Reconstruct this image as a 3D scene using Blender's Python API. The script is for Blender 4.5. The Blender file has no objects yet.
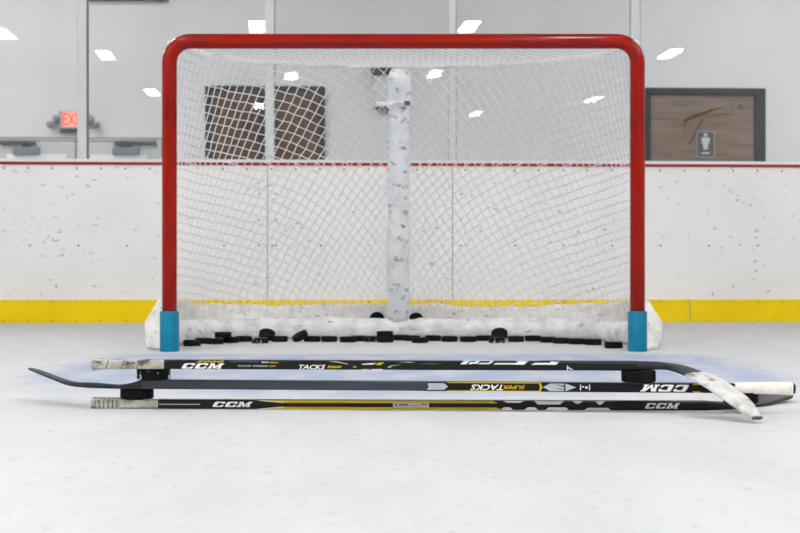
import bpy, bmesh, math, random
import numpy as np
from mathutils import Vector, Matrix, noise

random.seed(7)
S = bpy.context.scene
C = S.collection

# ---------------------------------------------------------------- camera, world, exposure
cd = bpy.data.cameras.new('camera')
cam = bpy.data.objects.new('camera', cd)
C.objects.link(cam)
cam.location = (0, 0, 0.30)
cam.rotation_euler = (math.pi / 2, 0, 0)
cd.sensor_width = 36.0
cd.lens = 58.5
cd.shift_y = 10.5 / 800
cd.clip_start = 0.05
cd.clip_end = 200
cd.dof.use_dof = True
cd.dof.focus_distance = 3.35
cd.dof.aperture_fstop = 8.0
S.camera = cam

W = bpy.data.worlds.new('world')
S.world = W
W.use_nodes = True
W.node_tree.nodes['Background'].inputs[0].default_value = (1, 1, 1, 1)
W.node_tree.nodes['Background'].inputs[1].default_value = 0.3

vs = S.view_settings
vs.view_transform = 'Standard'
vs.look = 'None'
vs.gamma = 1
vs.use_curve_mapping = False
vs.exposure = 0.0
LAMP = 81.0          # emission of the ceiling light diffusers


# ---------------------------------------------------------------- helpers
def lin(c):
    out = []
    for v in c[:3]:
        v = v / 255.0
        out.append(v / 12.92 if v <= 0.04045 else ((v + 0.055) / 1.055) ** 2.4)
    return (out[0], out[1], out[2], 1.0)


def mat(name, rgb, rough=0.5, metal=0.0, spec=0.5, coat=0.0):
    m = bpy.data.materials.new(name)
    m.use_nodes = True
    b = m.node_tree.nodes['Principled BSDF']
    b.inputs['Base Color'].default_value = lin(rgb)
    b.inputs['Roughness'].default_value = rough
    b.inputs['Metallic'].default_value = metal
    b.inputs['Specular IOR Level'].default_value = spec
    b.inputs['Coat Weight'].default_value = coat
    return m


def nodes(m):
    nt = m.node_tree
    return nt, nt.nodes, nt.links, nt.nodes['Principled BSDF']


def noise_mix(m, rgb_a, rgb_b, scale, lo, hi, stretch=(1, 1, 1), detail=3, prev=None, rough=0.55):
    """mix colour a with b where a noise passes between lo and hi; returns the colour socket"""
    nt, N, L, b = nodes(m)
    tc = N.new('ShaderNodeTexCoord')
    mp = N.new('ShaderNodeMapping')
    mp.inputs['Scale'].default_value = stretch
    L.new(tc.outputs['Object'], mp.inputs['Vector'])
    nz = N.new('ShaderNodeTexNoise')
    nz.inputs['Scale'].default_value = scale
    nz.inputs['Detail'].default_value = detail
    nz.inputs['Roughness'].default_value = rough
    L.new(mp.outputs[0], nz.inputs['Vector'])
    r = N.new('ShaderNodeMapRange')
    r.inputs['From Min'].default_value = lo
    r.inputs['From Max'].default_value = hi
    L.new(nz.outputs['Fac'], r.inputs['Value'])
    mx = N.new('ShaderNodeMix')
    mx.data_type = 'RGBA'
    L.new(r.outputs[0], mx.inputs['Factor'])
    if prev is None:
        mx.inputs[6].default_value = lin(rgb_a)
    else:
        L.new(prev, mx.inputs[6])
    mx.inputs[7].default_value = lin(rgb_b)
    L.new(mx.outputs[2], b.inputs['Base Color'])
    return mx.outputs[2]


def bump(m, scale, strength, dist=0.002, detail=4, stretch=(1, 1, 1)):
    nt, N, L, b = nodes(m)
    tc = N.new('ShaderNodeTexCoord')
    mp = N.new('ShaderNodeMapping')
    mp.inputs['Scale'].default_value = stretch
    L.new(tc.outputs['Object'], mp.inputs['Vector'])
    nz = N.new('ShaderNodeTexNoise')
    nz.inputs['Scale'].default_value = scale
    nz.inputs['Detail'].default_value = detail
    L.new(mp.outputs[0], nz.inputs['Vector'])
    bp = N.new('ShaderNodeBump')
    bp.inputs['Strength'].default_value = strength
    bp.inputs['Distance'].default_value = dist
    L.new(nz.outputs['Fac'], bp.inputs['Height'])
    L.new(bp.outputs[0], b.inputs['Normal'])


def emis(name, rgb, strength):
    m = mat(name, rgb, 0.5)
    b = m.node_tree.nodes['Principled BSDF']
    b.inputs['Emission Color'].default_value = lin(rgb)
    b.inputs['Emission Strength'].default_value = strength
    return m


def link(name, me, m, parent=None, smooth=False):
    o = bpy.data.objects.new(name, me)
    C.objects.link(o)
    if m is not None and not me.materials:
        me.materials.append(m)
    if smooth:
        me.polygons.foreach_set('use_smooth', [True] * len(me.polygons))
    if parent is not None:
        o.parent = parent
        o.matrix_parent_inverse = parent.matrix_basis.inverted()
    return o


class MB:
    def __init__(self):
        self.v, self.f = [], []

    def add(self, vs, fs):
        k = len(self.v)
        self.v += [tuple(p) for p in vs]
        self.f += [tuple(i + k for i in q) for q in fs]
        return self

    def box(self, x0, x1, y0, y1, z0, z1, T=None):
        vs = [(x, y, z) for x in (x0, x1) for y in (y0, y1) for z in (z0, z1)]
        if T:
            vs = [T(*p) for p in vs]
        return self.add(vs, [(0, 1, 3, 2), (4, 6, 7, 5), (0, 4, 5, 1), (2, 3, 7, 6), (0, 2, 6, 4), (1, 5, 7, 3)])

    def sweep(self, path, secs, closed=False, caps=True):
        """secs[i]: ring of 3D points"""
        n = len(secs[0])
        k = len(self.v)
        for r in secs:
            self.v += [tuple(p) for p in r]
        m = len(secs)
        for i in range(m if closed else m - 1):
            a, b = k + i * n, k + ((i + 1) % m) * n
            for j in range(n):
                self.f.append((a + j, a + (j + 1) % n, b + (j + 1) % n, b + j))
        if caps and not closed:
            self.f.append(tuple(k + j for j in reversed(range(n))))
            self.f.append(tuple(k + (m - 1) * n + j for j in range(n)))
        return self

    def tube(self, pts, r, seg=12, caps=True):
        pts = [Vector(p) for p in pts]
        rr = r if hasattr(r, '__len__') else [r] * len(pts)
        secs = []
        up = None
        for i, p in enumerate(pts):
            t = (pts[min(i + 1, len(pts) - 1)] - pts[max(i - 1, 0)]).normalized()
            if up is None:
                up = Vector((0, 0, 1)) if abs(t.z) < 0.9 else Vector((0, 1, 0))
            a = (up - t * up.dot(t)).normalized()
            up = a
            b = t.cross(a)
            secs.append([p + (a * math.cos(2 * math.pi * j / seg) + b * math.sin(2 * math.pi * j / seg)) * rr[i] for j in range(seg)])
        return self.sweep(pts, secs, caps=caps)

    def poly(self, pts, y):
        """flat polygon in the XZ plane at depth y"""
        return self.add([(x, y, z) for x, z in pts], [tuple(range(len(pts)))])

    def mesh(self, name):
        me = bpy.data.meshes.new(name)
        me.from_pydata(self.v, [], self.f)
        bm = bmesh.new()
        bm.from_mesh(me)
        bmesh.ops.recalc_face_normals(bm, faces=bm.faces)
        bm.to_mesh(me)
        bm.free()
        return me

    def build(self, name, m, parent=None, smooth=False, bevel=0):
        o = link(name, self.mesh(name), m, parent, smooth)
        if bevel:
            md = o.modifiers.new('bevel', 'BEVEL')
            md.width = bevel
            md.segments = 2
            md.limit_method = 'ANGLE'
        return o


def tag(o, label=None, cat=None, group=None, kind=None):
    if label: o['label'] = label
    if cat: o['category'] = cat
    if group: o['group'] = group
    if kind: o['kind'] = kind
    return o


def empty(name, loc, label, cat, group=None):
    o = bpy.data.objects.new(name, None)
    o.empty_display_size = 0.1
    C.objects.link(o)
    o.location = loc
    return tag(o, label, cat, group)


def struct(name, mb, m, parent=None, smooth=False, bevel=0):
    o = mb.build(name, m, parent, smooth, bevel)
    if parent is None:
        o['kind'] = 'structure'
    return o


def catmull(P, n):
    """smooth open curve through P (list of tuples), n points per span"""
    P = np.array(P, float)
    Q = np.vstack([2 * P[0] - P[1], P, 2 * P[-1] - P[-2]])
    out = []
    for i in range(1, len(Q) - 2):
        p0, p1, p2, p3 = Q[i - 1], Q[i], Q[i + 1], Q[i + 2]
        for k in range(n):
            t = k / n
            out.append(0.5 * (2 * p1 + (p2 - p0) * t + (2 * p0 - 5 * p1 + 4 * p2 - p3) * t * t + (3 * p1 - p0 - 3 * p2 + p3) * t ** 3))
    out.append(P[-1])
    return np.array(out)


class Arc:
    """arc-length parametrised polyline, s in -1..1"""
    def __init__(self, pts):
        self.p = np.array(pts)
        d = np.linalg.norm(np.diff(self.p, axis=0), axis=1)
        self.c = np.concatenate([[0], np.cumsum(d)])
        self.len = self.c[-1]

    def __call__(self, s):
        q = (np.clip(s, -1, 1) + 1) * 0.5 * self.len
        return np.stack([np.interp(q, self.c, self.p[:, k]) for k in range(self.p.shape[1])], -1)


F, CZ, HY = 1300.0, 0.30, 277.0       # lens in pixels, eye height, row of the horizon
# rink end frame: x along the boards, d = distance behind their face (turned 2.5 degrees)
YAW, Y0 = math.radians(2.5), 8.58
CY, SY = math.cos(YAW), math.sin(YAW)


def R(x, d, z):
    return (x * CY - d * SY, Y0 + x * SY + d * CY, z)


def rx(px, d=0.0):
    k = (px - 400.0) / F
    return (k * (Y0 + d * CY) + d * SY) / (CY - k * SY)


def rz(py, px=400, d=0.0):
    return CZ + (HY - py) * R(rx(px, d), d, 0)[1] / F


# ---------------------------------------------------------------- materials
M = {}
# ice
ice = mat('ice', (238, 240, 243), 0.5, 0, 0.25)
nt, N, L, b = nodes(ice)
c0 = noise_mix(ice, (210, 211, 213), (199, 201, 204), 3.0, 0.40, 0.72, (2.0, 0.7, 1), 6)
c0 = noise_mix(ice, None, (186, 188, 191), 26, 0.58, 0.74, (1.6, 0.8, 1), 6, c0)
tc = N.new('ShaderNodeTexCoord')
sp = N.new('ShaderNodeSeparateXYZ')
L.new(tc.outputs['Object'], sp.inputs[0])


def mth(op, a, bb=None, clamp=False):
    n = N.new('ShaderNodeMath')
    n.operation = op
    n.use_clamp = clamp
    for i, v in enumerate((a, bb)):
        if v is None: continue
        if isinstance(v, (int, float)): n.inputs[i].default_value = v
        else: L.new(v, n.inputs[i])
    return n.outputs[0]


def rng(v, a, bb, c=0.0, d=1.0):
    n = N.new('ShaderNodeMapRange')
    n.interpolation_type = 'SMOOTHSTEP'
    L.new(v, n.inputs['Value'])
    for k, q in zip(('From Min', 'From Max', 'To Min', 'To Max'), (a, bb, c, d)):
        n.inputs[k].default_value = q
    return n.outputs[0]


# painted goal crease under the ice: 2.4 m wide, rounded at 1.83 m from the goal line, with snow rubbed over it
wob = N.new('ShaderNodeTexNoise'); wob.inputs['Scale'].default_value = 4.0; wob.inputs['Detail'].default_value = 4
L.new(tc.outputs['Object'], wob.inputs['Vector'])
wv = mth('MULTIPLY', mth('SUBTRACT', wob.outputs['Fac'], 0.5), 0.30)
X, Y = mth('ADD', sp.outputs['X'], wv), mth('ADD', sp.outputs['Y'], wv)
rad = mth('SQRT', mth('ADD', mth('POWER', mth('SUBTRACT', X, 0.014), 2), mth('POWER', mth('SUBTRACT', 5.06, Y), 2)))
m1 = rng(rad, 1.95, 1.62)
m2 = rng(mth('ABSOLUTE', mth('SUBTRACT', X, 0.03)), 1.22, 1.05)
m3 = rng(sp.outputs['Y'], 5.10, 5.02)
st = N.new('ShaderNodeTexNoise'); st.inputs['Scale'].default_value = 6.0; st.inputs['Detail'].default_value = 6
mp = N.new('ShaderNodeMapping'); mp.inputs['Scale'].default_value = (1.3, 0.55, 1); mp.inputs['Rotation'].default_value = (0, 0, 0.35)
L.new(tc.outputs['Object'], mp.inputs['Vector']); L.new(mp.outputs[0], st.inputs['Vector'])
m4 = rng(st.outputs['Fac'], 0.38, 0.66, 1.0, 0.42)
msk = mth('MULTIPLY', mth('MULTIPLY', m1, m2), mth('MULTIPLY', m3, m4))
mx = N.new('ShaderNodeMix'); mx.data_type = 'RGBA'
L.new(msk, mx.inputs['Factor']); L.new(c0, mx.inputs[6]); mx.inputs[7].default_value = lin((166, 178, 203))
# faint goal line below the frost
gl = mth('MULTIPLY', mth('MULTIPLY', rng(sp.outputs['Y'], 5.075, 5.09), rng(sp.outputs['Y'], 5.13, 5.115)), 0.16)
mx2 = N.new('ShaderNodeMix'); mx2.data_type = 'RGBA'
L.new(gl, mx2.inputs['Factor']); L.new(mx.outputs[2], mx2.inputs[6]); mx2.inputs[7].default_value = lin((190, 165, 165))
L.new(mx2.outputs[2], b.inputs['Base Color'])
bump(ice, 30, 0.3, 0.004, 7, (1.4, 0.6, 1))

board = mat('board', (226, 224, 221), 0.4)
c = noise_mix(board, (240, 238, 236), (233, 231, 229), 1.5, 0.4, 0.7)
c = noise_mix(board, None, (186, 186, 187), 30, 0.66, 0.74, (0.55, 1, 1.2), 2, c)
c = noise_mix(board, None, (150, 151, 153), 26, 0.715, 0.75, (0.8, 1, 1.3), 2, c)
M['board'] = board
yel = mat('yellow', (236, 206, 8), 0.5, 0, 0.2)
c = noise_mix(yel, (246, 212, 0), (236, 200, 0), 3, 0.4, 0.7)
c = noise_mix(yel, None, (150, 128, 30), 24, 0.70, 0.76, (0.5, 1, 1), 2, c)
M['yellow'] = yel
M['red_stripe'] = mat('red_stripe', (160, 18, 20), 0.4, 0, 0.2)
M['sill'] = mat('sill', (226, 226, 226), 0.4)
M['seam'] = mat('seam', (150, 150, 152), 0.7)
M['screw'] = mat('screw', (74, 74, 78), 0.4, 0.4)
M['alu'] = mat('alu', (205, 207, 209), 0.4, 0.15)
M['gasket'] = mat('gasket', (120, 122, 126), 0.6)
wall = mat('wall', (222, 223, 225), 0.7)
noise_mix(wall, (222, 223, 225), (215, 217, 220), 0.8, 0.4, 0.7)
M['wall'] = wall
M['wall_shell'] = mat('wall_shell', (214, 214, 214), 0.8)
M['ceiling'] = mat('ceiling', (206, 208, 211), 0.8)
M['concrete'] = mat('concrete', (160, 160, 158), 0.8)
noise_mix(M['concrete'], (165, 165, 163), (140, 140, 139), 3, 0.4, 0.7)
M['dark_beam'] = mat('dark_beam', (70, 72, 76), 0.6)
M['door'] = mat('door', (200, 203, 207), 0.5)
M['door_gap'] = mat('door_gap', (110, 112, 118), 0.6)
M['closer'] = mat('closer', (120, 128, 138), 0.45, 0.3)
M['closer_arm'] = mat('closer_arm', (66, 70, 76), 0.45, 0.3)
M['white_panel'] = mat('white_panel', (246, 246, 246), 0.5)
M['steel_frame'] = mat('steel_frame', (36, 42, 48), 0.6, 0, 0.2)
wood = mat('wood', (96, 66, 34), 0.6, 0, 0.2)
c = noise_mix(wood, (100, 70, 36), (76, 52, 28), 3, 0.35, 0.7, (6, 6, 0.6), 5)
c = noise_mix(wood, None, (46, 36, 28), 5, 0.66, 0.74, (2.5, 1, 0.8), 3, c)
M['wood'] = wood
pale = mat('hazed_wood', (128, 108, 94), 0.5)  # brown wood with the greying haze of the glass put into its colour
c = noise_mix(pale, (132, 112, 98), (108, 88, 74), 3, 0.35, 0.7, (0.8, 1, 5), 5)
c = noise_mix(pale, None, (84, 66, 52), 6, 0.64, 0.72, (1.6, 1, 0.9), 4, c)
M['hazed_wood'] = pale
M['streak'] = mat('streak', (84, 56, 34), 0.6, 0, 0.2)
M['sign_grey'] = mat('sign_grey', (78, 84, 88), 0.5)
M['sign_white'] = mat('sign_white', (196, 200, 200), 0.5)
M['plastic_grey'] = mat('plastic_grey', (176, 178, 178), 0.5)
M['lamp_head'] = mat('lamp_head', (150, 153, 156), 0.4)
M['box_white'] = mat('box_white', (206, 208, 210), 0.5)
M['black'] = mat('black', (12, 12, 14), 0.5)
M['exit_face'] = emis('exit_face', (240, 176, 162), 0.35)
M['exit_red'] = emis('exit_red', (255, 66, 40), 1.0)
M['lamp'] = emis('lamp', (255, 253, 250), LAMP)
M['lamp_frame'] = mat('lamp_frame', (225, 225, 225), 0.5)

# clear shielding: real panes that reflect the lamps, slightly hazy from scratches
glass = bpy.data.materials.new('shield_glass')
glass.use_nodes = True
nt, N, L = glass.node_tree, glass.node_tree.nodes, glass.node_tree.links
N.clear()
out = N.new('ShaderNodeOutputMaterial')
tr = N.new('ShaderNodeBsdfTransparent'); tr.inputs[0].default_value = (0.965, 0.972, 0.975, 1)
gl_ = N.new('ShaderNodeBsdfGlossy'); gl_.inputs['Roughness'].default_value = 0.003
df = N.new('ShaderNodeBsdfDiffuse'); df.inputs[0].default_value = (0.85, 0.86, 0.87, 1)
fr = N.new('ShaderNodeFresnel'); fr.inputs['IOR'].default_value = 1.36
a1 = N.new('ShaderNodeMixShader'); a2 = N.new('ShaderNodeMixShader')
tcg = N.new('ShaderNodeTexCoord')
ng = N.new('ShaderNodeTexNoise'); ng.inputs['Scale'].default_value = 1.1; ng.inputs['Detail'].default_value = 5
L.new(tcg.outputs['Object'], ng.inputs['Vector'])
rg = N.new('ShaderNodeMapRange')
for k, q in zip(('From Min', 'From Max', 'To Min', 'To Max'), (0.35, 0.7, 0.008, 0.05)): rg.inputs[k].default_value = q
L.new(ng.outputs['Fac'], rg.inputs['Value'])
L.new(fr.outputs[0], a1.inputs[0]); L.new(tr.outputs[0], a1.inputs[1]); L.new(gl_.outputs[0], a1.inputs[2])
L.new(rg.outputs[0], a2.inputs[0]); L.new(a1.outputs[0], a2.inputs[1]); L.new(df.outputs[0], a2.inputs[2])
L.new(a2.outputs[0], out.inputs[0])
M['glass'] = glass

# goal
M['red'] = mat('red_paint', (150, 12, 8), 0.14, 0, 0.25)
c = noise_mix(M['red'], (148, 15, 1), (132, 10, 1), 6, 0.45, 0.7)
noise_mix(M['red'], None, (70, 16, 14), 40, 0.72, 0.76, (1, 1, 1), 2, c)
M['teal'] = mat('teal', (4, 132, 166), 0.5, 0, 0.2)
c = noise_mix(M['teal'], (2, 124, 156), (1, 108, 138), 14, 0.4, 0.7)
noise_mix(M['teal'], None, (14, 84, 110), 70, 0.70, 0.74, (1, 1, 1), 2, c)
M['net'] = mat('net_twine', (228, 228, 229), 0.8, 0, 0.2)
canvas = mat('canvas', (240, 240, 242), 0.75)
c = noise_mix(canvas, (244, 244, 245), (196, 197, 200), 11, 0.42, 0.75, (1, 1, 1), 5)
noise_mix(canvas, None, (110, 110, 112), 22, 0.62, 0.76, (0.6, 0.6, 1.6), 4, c)
bump(canvas, 26, 0.9, 0.02, 4)
M['canvas'] = canvas
skirtm = mat('skirt_mesh', (214, 212, 204), 0.85)
c = noise_mix(skirtm, (246, 245, 241), (222, 221, 215), 16, 0.4, 0.7, (1, 1, 1), 5)
noise_mix(skirtm, None, (176, 174, 166), 45, 0.60, 0.72, (1, 1, 1), 4, c)
bump(skirtm, 60, 0.6, 0.01, 4)
M['skirt'] = skirtm
postm = mat('post_wrap', (222, 226, 230), 0.7)
c = noise_mix(postm, (236, 239, 241), (218, 222, 227), 12, 0.4, 0.65, (1, 1, 1), 4)
noise_mix(postm, None, (148, 153, 158), 30, 0.58, 0.68, (0.8, 0.8, 1.2), 3, c)
M['post'] = postm

# rubber
puckm = mat('puck_rubber', (18, 18, 19), 0.8, 0, 0.15)
noise_mix(puckm, (14, 14, 15), (24, 24, 25), 60, 0.4, 0.6)
bump(puckm, 420, 0.5, 0.001, 2)
M['puck'] = puckm
snowy = mat('puck_snowy', (22, 22, 23), 0.8, 0, 0.15)
noise_mix(snowy, (21, 21, 22), (215, 216, 218), 90, 0.58, 0.63, (1, 1, 1), 3)
bump(snowy, 420, 0.5, 0.001, 2)
M['puck_snowy'] = snowy

# sticks
M['shaft_black'] = mat('shaft_black', (22, 22, 24), 0.38, 0, 0.22)
M['shaft_slate'] = mat('shaft_slate', (56, 61, 68), 0.42, 0, 0.25)
M['shaft_deep'] = mat('shaft_deep', (16, 16, 18), 0.35, 0, 0.2)
bl = mat('blade_black', (42, 46, 54), 0.5, 0, 0.25)
noise_mix(bl, (42, 46, 54), (33, 36, 43), 40, 0.4, 0.6)
M['blade'] = bl
tp = mat('tape_beige', (206, 203, 194), 0.9, 0, 0.1)
c = noise_mix(tp, (196, 193, 184), (152, 149, 138), 40, 0.42, 0.68, (0.5, 1, 1), 4)
noise_mix(tp, None, (84, 82, 74), 60, 0.52, 0.66, (0.6, 1, 1.2), 4, c)
bump(tp, 300, 0.4, 0.002, 2)
M['tape'] = tp
tw = mat('tape_white', (238, 234, 224), 0.8)
noise_mix(tw, (240, 236, 227), (222, 216, 204), 60, 0.4, 0.7, (2, 1, 1), 3)
bump(tw, 260, 0.3, 0.002, 2, (1, .2, .2))
M['tape_white'] = tw
tb = mat('tape_blade', (228, 226, 222), 0.8)
c = noise_mix(tb, (214, 212, 208), (184, 182, 178), 30, 0.42, 0.7, (1, 1, 1), 4)
noise_mix(tb, None, (128, 127, 126), 40, 0.54, 0.66, (0.7, 0.5, 1.6), 5, c)
M['tape_blade'] = tb
M['tape_dark'] = mat('tape_seam', (96, 94, 84), 0.8)
M['p_white'] = mat('print_white', (236, 236, 238), 0.5)
M['p_yellow'] = mat('print_yellow', (204, 176, 20), 0.5, 0, 0.2)
M['p_gold'] = mat('print_gold', (150, 130, 20), 0.5, 0, 0.2)
M['p_grey'] = mat('print_grey', (150, 154, 158), 0.5)
M['p_silver'] = mat('print_silver', (178, 182, 186), 0.45)
M['p_dim'] = mat('print_dim', (92, 96, 100), 0.5)

# ---------------------------------------------------------------- building shell
HALL_X, HALL_N, HALL_H = 15.0, -31.0, 6.2
WD = 8.1             # the far wall stands this far behind the boards
struct('floor', MB().box(-HALL_X, HALL_X, HALL_N, 8.75, -0.2, 0.0, None), ice)
mb = MB()
mb.box(-HALL_X, HALL_X, 8.75, 18.2, -0.2, 0.0)
struct('floor', mb, M['concrete'])
struct('ceiling', MB().box(-HALL_X, HALL_X, HALL_N, 18.2, HALL_H, HALL_H + 0.2), M['ceiling'])
struct('wall_left', MB().box(-HALL_X - 0.2, -HALL_X, HALL_N, 18.2, -0.2, HALL_H + 0.2), M['wall_shell'])
struct('wall_right', MB().box(HALL_X, HALL_X + 0.2, HALL_N, 18.2, -0.2, HALL_H + 0.2), M['wall_shell'])
struct('wall_front', MB().box(-HALL_X, HALL_X, HALL_N - 0.2, HALL_N, -0.2, HALL_H + 0.2), M['wall_shell'])
D2 = WD + 0.35       # face of the recessed bay
# far wall: the left bay stands back 0.35 m under a dark beam
xb = rx(169, WD)
mb = MB()
mb.box(xb, 15.2, WD, WD + 0.6, 0, HALL_H, R)
mb.box(-15.2, xb, WD + 0.35, WD + 0.6, 0, HALL_H, R)
wall_back = struct('wall_back', mb, M['wall'])
xl = rx(60, WD)
MB().box(rx(84, WD), xb, D2 - 0.06, D2, rz(1.6, 120, D2), rz(1.6, 120, D2) + 0.3, R).build('ceiling_beam', M['dark_beam'], wall_back)

# boards
BX0, BX1 = -14.6, 14.6
boards = struct('wall_rink_boards', MB().box(BX0, BX1, 0.0, 0.10, 0.0, 1.045, R), board)
MB().box(BX0, BX1, -0.012, 0.0, 0.0, 0.15, R).build('kick_plate', M['yellow'], boards)
MB().box(BX0, BX1, -0.012, 0.0, 1.034, 1.051, R).build('red_stripe', M['red_stripe'], boards)
MB().box(BX0, BX1, -0.010, 0.12, 1.051, 1.071, R).build('sill', M['sill'], boards)
for px in (267.5, 452.5):
    MB().box(rx(px) - 0.003, rx(px) + 0.003, -0.003, 0.0, 0.152, 1.029, R).build('panel_seam', M['seam'], boards)
MB().box(rx(689.5) - 0.0025, rx(689.5) + 0.0025, -0.014, -0.0115, 0.0, 0.15, R).build('panel_seam', M['seam'], boards)
sm = MB()


def dot(px, py, r=0.0065):
    x, z = rx(px), rz(py, px)
    pts = [R(x + r * math.cos(k * math.pi / 3), -0.003 - (0.012 if z < 0.16 else 0), z + r * math.sin(k * math.pi / 3)) for k in range(6)]
    sm.add(pts, [tuple(range(6))])


for k in range(-1, 34):
    px = 4 + 24.3 * k
    dot(px, 168 + px * 0.004)
for k in range(-1, 18):
    px = 30 + 48.5 * k
    dot(px, 245.5)
for px in (259, 276, 443, 461):
    for py in (194, 220, 245.5):
        dot(px, py, 0.0055)
for k in range(0, 34):
    dot(4 + 24.3 * k, 301.5, 0.004)
    dot(4 + 24.3 * k, 320.5, 0.004)
o = sm.build('screw_heads', M['screw'], boards)
o['kind'] = 'stuff'

# shielding panes and their posts
joints = [-660, -474, -289, -104, 81.5, 269.5, 452.5, 636, 820, 1005, 1190, 1375]
k = 1
for a, bpx in zip([-845] + joints, joints + [1560]):
    o = struct('window_%d' % k, MB().box(rx(a) + 0.012, rx(bpx) - 0.012, 0.036, 0.048, 1.071, 2.95, R), M['glass'])
    k += 1
for k, px in enumerate(joints):
    w = 0.030 if px != 452.5 else 0.024
    o = struct('trim_%d' % (k + 1), MB().box(rx(px) - w, rx(px) + w, 0.010, 0.075, 1.071, 2.98, R), M['alu'], None, False, 0.003)
    MB().box(rx(px) + w - 0.001, rx(px) + w + 0.004, 0.016, 0.07, 1.071, 2.97, R).build('gasket', M['gasket'], o)

# ---------------------------------------------------------------- things on the far wall
D2 = WD + 0.35       # face of the recessed bay


def fz(py, px=80, d=D2):
    return rz(py, px, d)


# double door on the left
hx0, hx1 = rx(-4, D2), rx(157, D2)
hz = fz(141)
fr_ = struct('trim_door_frame', MB().box(hx0 - 0.06, hx1 + 0.06, D2 - 0.06, D2, hz, hz + 0.05, R)
             .box(hx0 - 0.06, hx0, D2 - 0.06, D2, 0, hz, R).box(hx1, hx1 + 0.06, D2 - 0.06, D2, 0, hz, R), M['door'])
MB().box(hx0 - 0.1, hx1 + 0.1, D2 - 0.064, D2, fz(139.2), fz(138.2), R).build('drip_edge', M['door_gap'], fr_)
xm = (hx0 + hx1) / 2
for n, (a, c_, cp, side) in enumerate(((hx0, xm - 0.004, 28, 1), (xm + 0.004, hx1, 127, -1))):
    dr = struct('door_%d' % (n + 1), MB().box(a + 0.01, c_ - 0.006, D2 - 0.05, D2 - 0.005, 0.01, hz - 0.012, R), M['door'])
    zc = fz(151.5)
    x = rx(cp, D2)
    MB().box(x - 0.17, x + 0.17, D2 - 0.12, D2 - 0.05, zc - 0.045, zc + 0.045, R).build('door_closer', M['closer'], dr, False, 0.008)
    za = fz(144)
    MB().box(x - 0.05, x + 0.05, D2 - 0.11, D2 - 0.07, zc + 0.04, za + 0.02, R).build('closer_arm', M['closer_arm'], dr)
    xa0, xa1 = (x - 0.34, x + 0.12) if n == 0 else (x - 0.15, x + 0.39)
    MB().box(xa0, xa1, D2 - 0.10, D2 - 0.05, za - 0.018, za + 0.018, R).build('closer_arm', M['closer_arm'], dr)
    MB().box(x - 0.26 if n == 0 else x - 0.46, x + 0.50 if n == 0 else x + 0.26, D2 - 0.056, D2 - 0.05, fz(176), fz(154.5), R).build('notice_panel', M['white_panel'], dr)


def text_mesh(body, x0, x1, z0, z1, T, shear=0.0, flip=False, bold=0.0):
    """lettering scaled to a rectangle; T(x, z) -> 3D point"""
    cu = bpy.data.curves.new('t', 'FONT')
    cu.body = body
    cu.offset = bold
    cu.resolution_u = 2
    to = bpy.data.objects.new('t', cu)
    C.objects.link(to)
    dg = bpy.context.evaluated_depsgraph_get()
    me = bpy.data.meshes.new_from_object(to.evaluated_get(dg))
    C.objects.unlink(to)
    bpy.data.objects.remove(to)
    v = np.array([(p.co.x + shear * p.co.y, p.co.y) for p in me.vertices])
    lo, hi = v.min(0), v.max(0)
    v = (v - lo) / (hi - lo)
    if flip:
        v = 1 - v
    f = [tuple(p.vertices) for p in me.polygons]
    bpy.data.meshes.remove(me)
    m = MB()
    m.add([T(x0 + a * (x1 - x0), z0 + q * (z1 - z0)) for a, q in v], f)
    return m


# exit sign with two emergency lamp heads
ex0, ex1 = rx(59.5, D2), rx(88, D2)
ez0, ez1 = fz(130), fz(111.5)
ex = empty('exit_sign', R((ex0 + ex1) / 2, D2, ez0), 'lit red exit sign with two emergency lamp heads above the grey double door', 'exit sign')
MB().box(ex0, ex1, D2 - 0.07, D2, ez0, ez1, R).build('housing', M['plastic_grey'], ex, False, 0.008)
MB().box(ex0 + 0.02, ex1 - 0.02, D2 - 0.085, D2 - 0.0, ez0 - 0.035, ez0 + 0.012, R).build('battery_case', M['closer_arm'], ex, False, 0.006)
fx0, fx1 = rx(63.3, D2), rx(86.5, D2)
fz0, fz1 = fz(127.2), fz(112.8)
MB().box(fx0, fx1, D2 - 0.074, D2 - 0.07, fz0, fz1, R).build('sign_face', M['exit_face'], ex)
text_mesh('EXIT', fx0 + 0.008, fx1 - 0.008, fz0 + 0.012, fz1 - 0.012, lambda x, z: R(x, D2 - 0.077, z), bold=0.008).build('lettering', M['exit_red'], ex)
for s, cx in ((-1, 55), (1, 95.5)):
    x = rx(cx, D2)
    zc = fz(122.5)
    mb = MB()
    mb.tube([R(x - s * 0.10, D2 - 0.05, zc), R(x, D2 - 0.05, zc)], 0.016, 8)
    for dx, dz in ((-0.035 * s, 0.03), (0.03 * s, -0.035)):
        mb.tube([R(x + dx, D2 - 0.02, zc + dz), R(x + dx, D2 - 0.10, zc + dz), R(x + dx * 1.2, D2 - 0.14, zc + dz * 1.3)], [0.03, 0.042, 0.045], 14)
    mb.build('lamp_head', M['lamp_head'], ex, True)

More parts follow.
